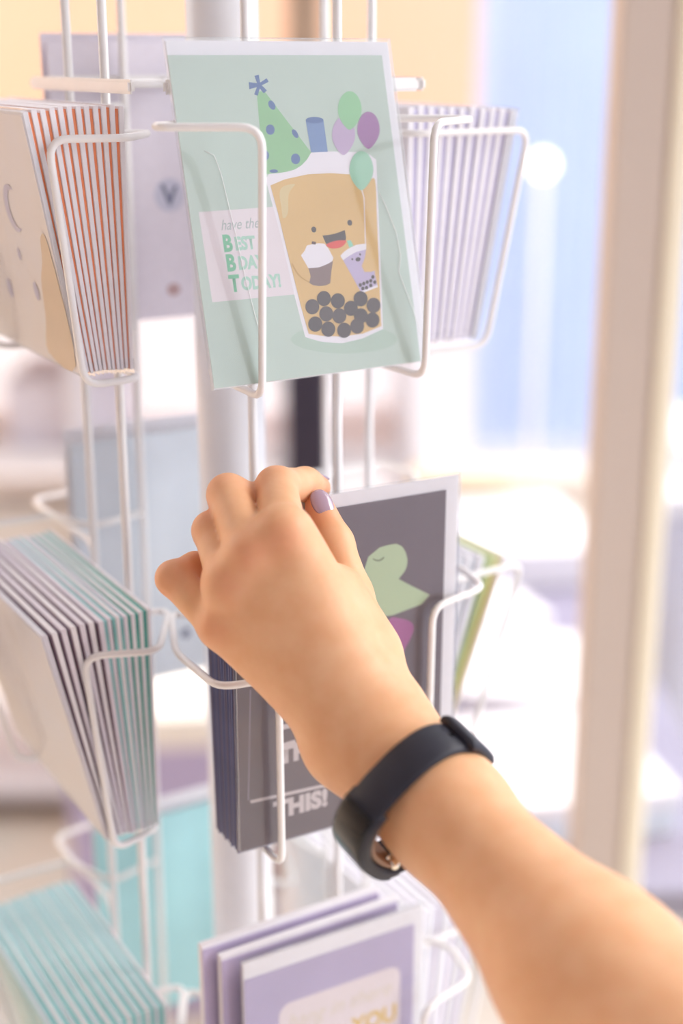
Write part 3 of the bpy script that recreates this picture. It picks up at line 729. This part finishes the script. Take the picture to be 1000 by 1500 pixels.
# middle left: teal behind lilac-grey
U_M = -13
stack('left', U_M, TIERS[1] - 9, W_L, 116, 3, (74.6, 79.4), (74.6, 83), ['card_teal'], ['paper_white'],
      'white envelope with a deep teal card at the back of the lilac-edged stack', 'teal cards of the lilac-edged stack', tc=.9, te=1.3, tt=1.9, tct=2.0)
stack('left', U_M, TIERS[1] - 9, W_L, 116, 3, (81.8, 86), (87, 95), ['card_teal_pale'], ['paper_lilac', 'paper_white'],
      'white envelope with a pale teal card in the middle of the lilac-edged stack', 'pale teal cards of the lilac-edged stack', tc=.7, te=1.2, tt=1.9, tct=1.5)
t, p = stack('left', U_M, TIERS[1] - 9, W_L, 116, 7, (88.2, 101), (99.5, 127), ['card_plum'], ['paper_lilac', 'paper_white'],
      'lilac-white envelope with a plum card in the lilac-edged stack', 'plum cards of the lilac-edged stack',
      'pale blank-looking card facing out of the lilac-edged stack', 'card_front_pale', tc=.6, te=1.4, tt=2.5, tct=1.0)

# lower left: aqua stack
stack('left', U_M, TIERS[2] - 8, W_L, 116, 12, (74.8, 104.5), (74.8, 132), ['card_teal_pale'], ['paper_white', 'card_ice'],
      'white envelope with an aqua card in the lowest aqua stack', 'cards in the lowest aqua stack',
      'aqua card facing out of the lowest aqua stack', 'card_aqua', tc=1.0, te=1.4, tt=1.8, tct=2.8)

# upper right: lavender-white stack
stack('right', 18, TIERS[0] - 2, W_L, 116, 11, (76, 116), (76.6, 138), ['card_periwinkle'], ['paper_white'],
      'white envelope with a periwinkle card in the stack beside the mint card', 'periwinkle cards beside the mint card',
      'white card facing out of the periwinkle stack beside the mint card', 'paper_white', tc=.9, te=2.4, tt=3.6, tct=1.4)
# middle right: few cards, one yellow
stack('right', 14, TIERS[1] - 12, 120, 112, 8, (76, 99), (76, 131), ['card_ice'], ['paper_white'],
      'white envelope with a pale blue card behind the yellow card', 'pale cards behind the yellow card', tc=.8, te=2.0, tt=3.0, tct=1.2)
card_thing(place('right', 14, 104, TIERS[1] - 12, math.asin(36 / 112)), 120, 112, 'card_yellow', 'card_lime',
           'yellow card in a lime envelope leaning in the pocket beside the dinosaur card', tc=.7, te=1.4, hem=False)
card_thing(place('right', 14, 108, TIERS[1] - 12, math.asin(38 / 112)), 120, 112, 'paper_cream', 'paper_cream',
           'cream card leaning in front of the yellow card', tc=.8, te=1.2, hem=False)
# lower right
stack('right', 18, TIERS[2] - 8, W_L, 116, 10, (76, 114), (76.6, 134), ['card_periwinkle', 'card_ice'], ['paper_white'],
      'white envelope with a pale card in the lowest stack below the yellow card', 'pale cards in the lowest stack below the yellow card', tc=.9, te=2.4, tt=3.6, tct=1.4)

# back pockets: their plain backs show between the rods
def back_logo(t, h, te, dark, x=-30):
    y = te + .08
    link('printed_disc', flat_mesh('disc', [(x + math.cos(a) * 9, h * .52 + math.sin(a) * 9) for a in np.linspace(0, 6.0, 20)], y), 'v_disc', t)
    link('printed_mark', flat_mesh('mark', [(x - 5, h * .52 + 5), (x - 2.6, h * .52 + 5), (x, h * .52 - 1), (x + 3, h * .52 + 6), (x + 5.4, h * .52 + 6), (x + .8, h * .52 - 5.5), (x - .8, h * .52 - 5.5)], y + .06), dark, t)
    link('printed_spot', flat_mesh('spot', [(x + math.cos(a) * 4, h * .12 + math.sin(a) * 3.4) for a in np.linspace(0, 6.0, 12)], y), 'v_brown', t)
UB = 4
t, p = card_thing(place('back', UB, 78, TIERS[0], 0.02), 112, 146, 'card_lavender', 'paper_lilac',
    'pale lilac card back with a round mark, seen between the rods behind the peach stack', hem=False)
back_logo(t, 128, 1.3, 'v_grey', -8)
card_thing(place('back', UB, 84, TIERS[0], 0.04), 112, 150, 'paper_grey', 'paper_lilac',
    'second lilac envelope standing behind the round-marked card back', hem=False)
t, p = card_thing(place('back', UB, 78, TIERS[1] + 8, 0.02), 112, 148, 'card_ice', 'card_ice',
    'pale blue card back seen between the rods behind the lilac-edged stack', hem=False)
link('printed_spot', flat_mesh('spot', [(-8 + math.cos(a) * 3, 24 + math.sin(a) * 3) for a in np.linspace(0, 6.0, 12)], 1.4), 'v_grey', t)
card_thing(place('back', UB, 83, TIERS[1] + 8, 0.06), 112, 155, 'paper_white', 'paper_white',
    'white envelope standing behind the pale blue card back', hem=False)
t, p = card_thing(place('back', UB, 78, TIERS[2], 0.01), 112, 138, 'card_aqua', 'card_aqua',
    'aqua card back seen between the rods above the lowest aqua stack', hem=False)
link('printed_spot', flat_mesh('spot', [(-26 + math.cos(a) * 3.4, 78 + math.sin(a) * 3.4) for a in np.linspace(0, 6.0, 12)], 1.4), 'v_grey', t)
card_thing(place('back', UB, 82, TIERS[2], 0.01), 112, 148, 'paper_white', 'paper_white',
    'white envelope standing just behind the aqua card back', hem=False)

# ---- the mint birthday card
def art(panel, items, w, y0):
    for i, (name, m, sm, pts) in enumerate(items):
        link(name, flat_mesh(name, pts, y0 - .005 * (i + 1), bool(sm)), m, panel)

def card_pose(bx, by, bz, yaw, lean, w):
    # pose from the left foot of the card
    M = Matrix.Translation(W(bx + math.cos(yaw) * w / 2, by + math.sin(yaw) * w / 2, bz)) @ Matrix.Rotation(yaw, 4, 'Z') @ Matrix.Rotation(lean, 4, 'X')
    return M
t, p = card_thing(card_pose(-53.95, 595.4, -134.36, .57084, -.24709, 112), 112, 145.5, 'card_mint', 'paper_white',
    'mint birthday card with a smiling bubble tea cup, party hat and balloons', sleeve=True, tc=.5, te=.9, cw=4.6, ch=6.2)
art(p, GREEN_ART, 112, -.5)
ytxt = -.53
def words(body, x, z, size, m, parent, y, bold=.0, shear=0, spacing=1, xs=1.0, name='lettering', slope=0.0):
    me = text_mesh(name, body, size * MM, bold * MM, shear, spacing, xs)
    return link(name, me, m, parent, Matrix.Translation((x * MM, y * MM, z * MM)) @ Matrix.Rotation(slope, 4, 'Y'))
words('have the', -42.6, 66.3, 6.4, 't_grey', p, ytxt, .02, .35, 1.0, .85)
for big, rest, x, z, xr in (('B', 'EST', -42.6, 57.4, -36.9), ('B', 'DAY', -42.3, 49.1, -36.6), ('T', 'ODAY!', -42.0, 40.3, -36.4)):
    words(big, x, z, 9.6, 't_green', p, ytxt, .42, 0, 1, .82)
    words(rest, xr, z + .2, 7.6, 't_pale', p, ytxt, .34, 0, 1.02, .82)
for c in CREASES:
    link('sleeve_crease', tube_mesh('crease', [(x * MM, -1.0 * MM, z * MM) for x, z in c], .13 * MM, 6), 'crease_white', t)

# ---- the dark dinosaur cards
yawd = .50148
for i in range(11):
    d = 3.0 + 2.35 * i            # behind the front card
    ca = card_pose(-47.29 - math.sin(yawd) * d, 589.86 + math.cos(yawd) * d, -356 + (i % 3) * .8, yawd, -.004 * i, 112)
    card_thing(ca, 112, 140, 'card_navy' if i % 2 else 'card_navy2', 'card_navy' if i % 3 else 'card_dark',
        'dark navy-edged card stacked behind the dinosaur card', 'dark cards behind the dinosaur card', tc=.8, te=1.0, cw=0.5, hem=False)
t, p = card_thing(card_pose(-47.29, 589.86, -353.37, .50148, .00666, 116), 116, 167.26, 'card_dark', 'paper_white',
    'dark grey dinosaur card in a white envelope, pinched by the hand', sleeve=True, tc=.5, te=.9, cw=7.2, ch=6.4)
art(p, DARK_ART, 116, -.5)
words('THIS!', -40.4, 12.8, 11.8, 'd_text', p, -.6, .75, 0, 1.05, 1.0)
words('TH', -37.6, 40.8, 11.8, 'd_text', p, -.6, .75, 0, 1.05, 1.0)
words('L', -38.0, 58.5, 11.8, 'd_text', p, -.6, .75, 0, 1.05, 1.0)

# ---- the lavender cards in the lowest front pocket
for i, (U, N, zt, lab) in enumerate([(-19, 99, -416, 'lavender card at the back of the lowest front pocket'),
                                     (-13, 108, -419, 'lavender card between two others in the lowest front pocket')]):
    card_thing(place('front', U, N, zt - 150, -.01), 103, 150, 'card_lavender', 'paper_white', lab, tc=1.2, te=4.5, hem=False, cw=1.5, ch=2)
t, p = card_thing(place('front', -6.2, 118, -419 - 150, .0, R(-1)), 103, 150, 'card_lavender', 'paper_white',
    'lavender card with a pale message panel and gold lettering', sleeve=True, tc=.6, te=2.5, cw=5.5, ch=9)
def rounded(x0, x1, z0, z1, r):
    pts = []
    for cx, cz, a0 in ((x1 - r, z1 - r, 0), (x0 + r, z1 - r, 90), (x0 + r, z0 + r, 180), (x1 - r, z0 + r, 270)):
        pts += [(cx + r * math.cos(R(a0 + a)), cz + r * math.sin(R(a0 + a))) for a in range(0, 91, 15)]
    return pts
link('message_panel', flat_mesh('panel', rounded(-33, 38, 40, 120, 7), -.66), 'a_panel', p)
words('hang in there', -29, 104, 12.5, 'gold_pale', p, -.72, .02, .35, 1.0, .92)
words('YOU', 9, 87, 14, 'gold', p, -.72, .5, 0, 1.0, .9)

# ------------------------------------------------------------------ the arm and hand
def V3(p): return np.array(p[:3], float)
def rcone(P, a, b, ra, rb):
    ab = b - a
    L2 = ab @ ab
    q = P - a
    t = np.clip((q @ ab) / L2, 0, 1)
    c = a + t[..., None] * ab
    return np.sqrt(((P - c) ** 2).sum(-1)) - (ra + (rb - ra) * t)
def smin(a, b, k):
    h = np.clip(k - np.abs(a - b), 0, None) / k
    return np.minimum(a, b) - h * h * k * .25

def build_hand():
    H = HAND
    VIEW = np.array([0, math.cos(R(17.6)), -math.sin(R(17.6))])     # away from the lens
    wr = [V3(H['wr1'][0]), V3(H['wrist'][0]), V3(H['wr2'][0])]
    wrr = [H['wr1'][0][3], H['wrist'][0][3], H['wr2'][0][3]]
    palm = []
    for f, k in (('little', 0), ('ring', 0), ('ring', 1), ('middle', 1), ('index', 1), ('index', 2)):
        j = H[f][0]
        palm.append((wr[k], V3(j), wrr[k] * .92, j[3] * .98))
    th = H['thumb']
    palm.append((wr[2], V3(th[0]), wrr[2] * .9, th[0][3]))
    palm.append((V3(th[0]), V3(th[1]), th[0][3], th[1][3]))
    palm += [tuple(x) for x in ((V3(a), V3(b), a[3], b[3]) for a, b in H.get('web', []))]
    armp = [(wr[0], V3(H['arm'][0]), wrr[0], H['arm'][0][3] * .93), (wr[2], V3(H['arm'][0]), wrr[2], H['arm'][0][3] * .93),
            (wr[1], V3(H['arm'][0]), wrr[1], H['arm'][0][3])]
    for a, b in zip(H['arm'][:-1], H['arm'][1:]):
        armp.append((V3(a), V3(b), a[3], b[3]))
    el = V3(H['arm'][-1])
    armp.append((el, np.array([300., 200., -330.]), H['arm'][-1][3], 50.))
    knuckles = [(V3(H[f][0]) - VIEW * H[f][0][3] * .62, 5.8) for f in ('index', 'middle', 'ring', 'little')]
    fingers = []
    for f in ('index', 'middle', 'ring', 'little', 'thumb'):
        js = H[f][1:] if f == 'thumb' else H[f]
        ch = [(V3(a), V3(b), a[3] * (.9 if (i == 0 and f != 'thumb') else 1), b[3]) for i, (a, b) in enumerate(zip(js[:-1], js[1:]))]
        fingers.append(ch)
    allp = palm + armp + sum(fingers, [])
    lo = np.min([np.minimum(p[0] - p[2], p[1] - p[3]) for p in allp], 0) - 6
    hi = np.max([np.maximum(p[0] + p[2], p[1] + p[3]) for p in allp], 0) + 6

    def field(lo, hi, h):
        n = np.ceil((hi - lo) / h).astype(int) + 1
        ax = [lo[i] + h * np.arange(n[i]) for i in range(3)]
        BIG = 40.0
        def sub(p, pad):
            a = np.minimum(p[0] - p[2], p[1] - p[2]); a = np.minimum(a, np.minimum(p[0] - p[3], p[1] - p[3]))
            b = np.maximum(np.maximum(p[0] + p[2], p[1] + p[2]), np.maximum(p[0] + p[3], p[1] + p[3]))
            i0 = np.clip(((a - pad - lo) / h).astype(int), 0, n)
            i1 = np.clip(((b + pad - lo) / h).astype(int) + 2, 0, n)
            return tuple(slice(i0[i], i1[i]) for i in range(3))
        def ev(p, sl):
            G = np.stack(np.meshgrid(ax[0][sl[0]], ax[1][sl[1]], ax[2][sl[2]], indexing='ij'), -1)
            return rcone(G, *p)
        base = np.full(n, BIG, np.float32)
        for p in palm:
            sl = sub(p, 16); base[sl] = smin(base[sl], ev(p, sl), 9)
        for p in armp:
            sl = sub(p, 20); base[sl] = smin(base[sl], ev(p, sl), 14)
        for c, r in knuckles:
            p = (c, c + 1e-3, r, r); sl = sub(p, 14); base[sl] = smin(base[sl], ev(p, sl), 9)
        tot = base.copy()
        for ch in fingers:
            f = np.full(n, BIG, np.float32)
            for p in ch:
                sl = sub(p, 14); f[sl] = smin(f[sl], ev(p, sl), 3.5)
            m = f < BIG - 1
            tot[m] = np.minimum(tot[m], smin(base[m], f[m], 3.5))
        return ax, tot

    def surface_nets(ax, F, h):
        ins = F < 0
        nx, ny, nz = F.shape
        c = [ins[i:nx - 1 + i, j:ny - 1 + j, k:nz - 1 + k] for i in (0, 1) for j in (0, 1) for k in (0, 1)]
        s = sum(x.astype(np.int8) for x in c)
        act = (s > 0) & (s < 8)
        idx = -np.ones(act.shape, np.int64)
        cells = np.argwhere(act)
        idx[act] = np.arange(len(cells))
        pos = np.zeros((len(cells), 3)); cnt = np.zeros(len(cells))
        offs = [(i, j, k) for i in (0, 1) for j in (0, 1) for k in (0, 1)]
        I, J, K = cells.T
        for a in range(8):
            for b in range(a + 1, 8):
                da = np.array(offs[b]) - np.array(offs[a])
                if np.abs(da).sum() != 1: continue
                fa = F[I + offs[a][0], J + offs[a][1], K + offs[a][2]]
                fb = F[I + offs[b][0], J + offs[b][1], K + offs[b][2]]
                m = (fa < 0) != (fb < 0)
                t = fa[m] / (fa[m] - fb[m])
                pos[m] += np.array(offs[a]) + t[:, None] * da
                cnt[m] += 1
        pos = (pos / cnt[:, None] + cells) * h + np.array([a[0] for a in ax])
        faces = []
        for d in range(3):
            sl0 = [slice(None)] * 3; sl1 = [slice(None)] * 3
            sl0[d] = slice(0, -1); sl1[d] = slice(1, None)
            chg = ins[tuple(sl0)] != ins[tuple(sl1)]
            e = np.argwhere(chg)
            o = [x for x in range(3) if x != d]
            ok = (e[:, o[0]] > 0) & (e[:, o[1]] > 0) & (e[:, o[0]] < F.shape[o[0]] - 1) & (e[:, o[1]] < F.shape[o[1]] - 1)
            e = e[ok]
            def at(a, b):
                q = e.copy(); q[:, o[0]] += a; q[:, o[1]] += b
                return idx[q[:, 0], q[:, 1], q[:, 2]]
            quad = np.stack([at(-1, -1), at(0, -1), at(0, 0), at(-1, 0)], 1)
            inside = ins[e[:, 0], e[:, 1], e[:, 2]]
            if d == 1: inside = ~inside
            quad[~inside] = quad[~inside][:, ::-1]
            faces.append(quad)
        return pos, np.concatenate(faces)
    h = 1.15
    ax, F = field(lo, hi, h)
    v, f = surface_nets(ax, F, h)
    # relax the net a little
    nb = np.concatenate([f[:, [0, 1]], f[:, [1, 2]], f[:, [2, 3]], f[:, [3, 0]]])
    nb = np.concatenate([nb, nb[:, ::-1]])
    for it in range(3):
        acc = np.zeros_like(v); cnt = np.zeros(len(v))
        np.add.at(acc, nb[:, 0], v[nb[:, 1]]); np.add.at(cnt, nb[:, 0], 1)
        v = v * .5 + .5 * acc / cnt[:, None]
    me = bpy.data.meshes.new('body')
    vw = v * MM; vw[:, 2] += EYE
    me.from_pydata(vw.tolist(), [], f.tolist())
    me.update()
    for p in me.polygons: p.use_smooth = True
    red = np.zeros(len(v))
    for fn in ('index', 'middle', 'ring', 'little', 'thumb'):
        for j, sg, wt in ((0, 8, .45), (1, 9, .5), (3, 9, .7)):
            if fn == 'thumb' and j < 2: continue
            c = V3(HAND[fn][j]) - (VIEW * HAND[fn][j][3] if j == 0 else 0)
            red += wt * np.exp(-((v - c) ** 2).sum(1) / sg ** 2)
    at = me.attributes.new('redness', 'FLOAT', 'POINT')
    at.data.foreach_set('value', np.clip(red, 0, .8).astype(np.float32))
    o = link('person', me, 'skin')
    tag(o, 'bare left arm and hand reaching in to pinch the dark dinosaur card', 'person')
    return o
person = build_hand()

def nail(tip, prev, r, out_dir, length, width, name='fingernail'):
    tip, prev = Vector(tip[:3]), Vector(prev[:3])
    a = (tip - prev).normalized()
    o = Vector(out_dir); o = (o - a * o.dot(a)).normalized()
    s = a.cross(o)
    bm = bmesh.new()
    nu, nv = 10, 10
    grid = {}
    for layer, dr in ((0, .45), (1, -.6)):
        for i in range(nu + 1):
            for j in range(nv + 1):
                u = i / nu * 2 - 1; v = j / nv * 2 - 1
                uu = u * math.sqrt(1 - v * v / 2); vv = v * math.sqrt(1 - u * u / 2)     # disc
                uu = math.copysign(abs(uu) ** .8, uu); vv = math.copysign(abs(vv) ** .8, vv)
                ang = uu * width / 2 / r
                along = vv * length / 2
                rr = r + dr - .035 * along * along * (1 if along > 0 else .2)
                p = tip + a * (along + .6) + o * (math.cos(ang) * rr) + s * (math.sin(ang) * rr)
                grid[layer, i, j] = bm.verts.new(W(*p))
    for i in range(nu):
        for j in range(nv):
            bm.faces.new([grid[0, i, j], grid[0, i + 1, j], grid[0, i + 1, j + 1], grid[0, i, j + 1]])
            bm.faces.new([grid[1, i, j], grid[1, i, j + 1], grid[1, i + 1, j + 1], grid[1, i + 1, j]])
    for i in range(nu):
        for j, e in ((0, 0), (nv, 1)):
            bm.faces.new([grid[0, i, j], grid[1, i, j], grid[1, i + 1, j], grid[0, i + 1, j]])
            bm.faces.new([grid[0, j, i], grid[1, j, i], grid[1, j, i + 1], grid[0, j, i + 1]])
    return link(name, mesh_of(bm, 'nail', True), 'nail_mauve', person)
TH = HAND['thumb']
nail(TH[3], TH[2], TH[3][3], (0.35, -.85, .35), 12.5, 10)
for f in ('index', 'middle', 'ring', 'little'):
    q = HAND[f]
    back = (V3(q[3]) - V3(q[2])); pre = V3(q[2]) - V3(q[1])
    out = pre - back * (pre @ back) / (back @ back)
    nail(q[3], q[2], q[3][3], out, 10, 9)

# ------------------------------------------------------------------ fitness band
def fitness_band():
    w0 = V3(HAND['wrist'][0]); a0 = V3(HAND['arm'][0]); a1 = V3(HAND['arm'][1])
    ax = Vector(a1 - w0).normalized()
    down = Vector((0, math.sin(R(17.6)), math.cos(R(17.6)))) * -1         # image down
    m1 = Vector((-.76, 0, 0)) + down * .65
    m1 = (m1 - ax * m1.dot(ax)).normalized()
    m2 = ax.cross(m1)
    if m2.y > 0: m2 = -m2
    C = Vector(w0 + (a0 - w0) * BAND['along']) + m1 * BAND['shift'] + m2 * BAND['lift']
    A, B = BAND['A'], BAND['B']
    t = empty('fitness_band', Matrix.Translation(W(*C)))
    tag(t, 'black fitness band with a glossy screen worn loosely on the wrist', 'watch')
    def ringpt(ang, off):
        c, s = math.cos(ang), math.sin(ang)
        e = 2 / 2.5
        p = m1 * (math.copysign(abs(c) ** e, c) * (A + off)) + m2 * (math.copysign(abs(s) ** e, s) * (B + off))
        return p
    def strip(a0, a1, n, o0, o1, wd, closed=False, taper=0.0):
        bm = bmesh.new()
        rings = []
        for i in range(n + (0 if closed else 1)):
            k = i / n
            ang = a0 + (a1 - a0) * k
            edge = min(k, 1 - k)
            sc = 1.0
            if taper and not closed: sc = min(1, .55 + edge / taper * .45)
            hw = wd / 2
            prof = [(-hw, o0), (-hw, o0 + (o1 - o0) * .6 * sc), (-hw * .8, o0 + (o1 - o0) * sc), (hw * .8, o0 + (o1 - o0) * sc), (hw, o0 + (o1 - o0) * .6 * sc), (hw, o0)]
            rings.append([bm.verts.new((ringpt(ang, o) + ax * x) * MM) for x, o in prof])
        N = len(rings)
        for i in range(N if closed else N - 1):
            a, b = rings[i], rings[(i + 1) % N]
            for k in range(6):
                bm.faces.new([a[k], a[(k + 1) % 6], b[(k + 1) % 6], b[k]])
        if not closed:
            bm.faces.new(rings[0][::-1]); bm.faces.new(rings[-1])
        return mesh_of(bm, 'strip', True)
    st = link('strap', strip(0, 2 * math.pi, 96, 0, 2.2, 17.0, True), 'band_black', t)
    mo = link('tracker_case', strip(R(BAND['s0']), R(BAND['s1']), 26, -1.2, 3.9, 19.5, taper=.12), 'band_black', t)
    link('screen', strip(R(BAND['s0'] + 5), R(BAND['s1'] - 5), 22, 3.4, 4.3, 17.0, taper=.1), 'screen_black', mo)
    link('case_back', strip(R(BAND['s0'] + 4), R(BAND['s1'] - 2), 22, -3.6, -1.4, 17.0), 'band_beige', mo)
    bm = bmesh.new()
    bmesh.ops.create_uvsphere(bm, u_segments=14, v_segments=8, radius=3.4 * MM)
    bmesh.ops.translate(bm, verts=bm.verts[:], vec=(ringpt(R(BAND['s0'] + 8), -3.0) + ax * 6.2) * MM)
    link('charging_contact', mesh_of(bm, 'contact', True), 'metal_bright', mo)
    # clasp on the far side of the wrist
    link('clasp', strip(R(BAND['c0']), R(BAND['c1']), 10, 1.6, 5.6, 19.5), 'band_black', t)
    link('clasp_pin', strip(R(BAND['c0'] + 7), R(BAND['c0'] + 12), 4, 4.0, 5.2, 9.0), 'metal_bright', t)
    for k in range(3):
        bm = bmesh.new()
        p = ringpt(R(BAND['c1'] - 14 - 13 * k), 2.22)
        nrm = (ringpt(R(BAND['c1'] - 14 - 13 * k), 5) - p).normalized()
        add_tube(bm, [(p - nrm * .5) * MM, (p + nrm * .06) * MM], 1.3 * MM, 12)
        link('strap_hole', mesh_of(bm, 'hole'), 'screen_black', st)
BAND = dict(along=.74, shift=4.4, lift=1.0, A=29.3, B=25, s0=-34, s1=72, c0=158, c1=192)
fitness_band()
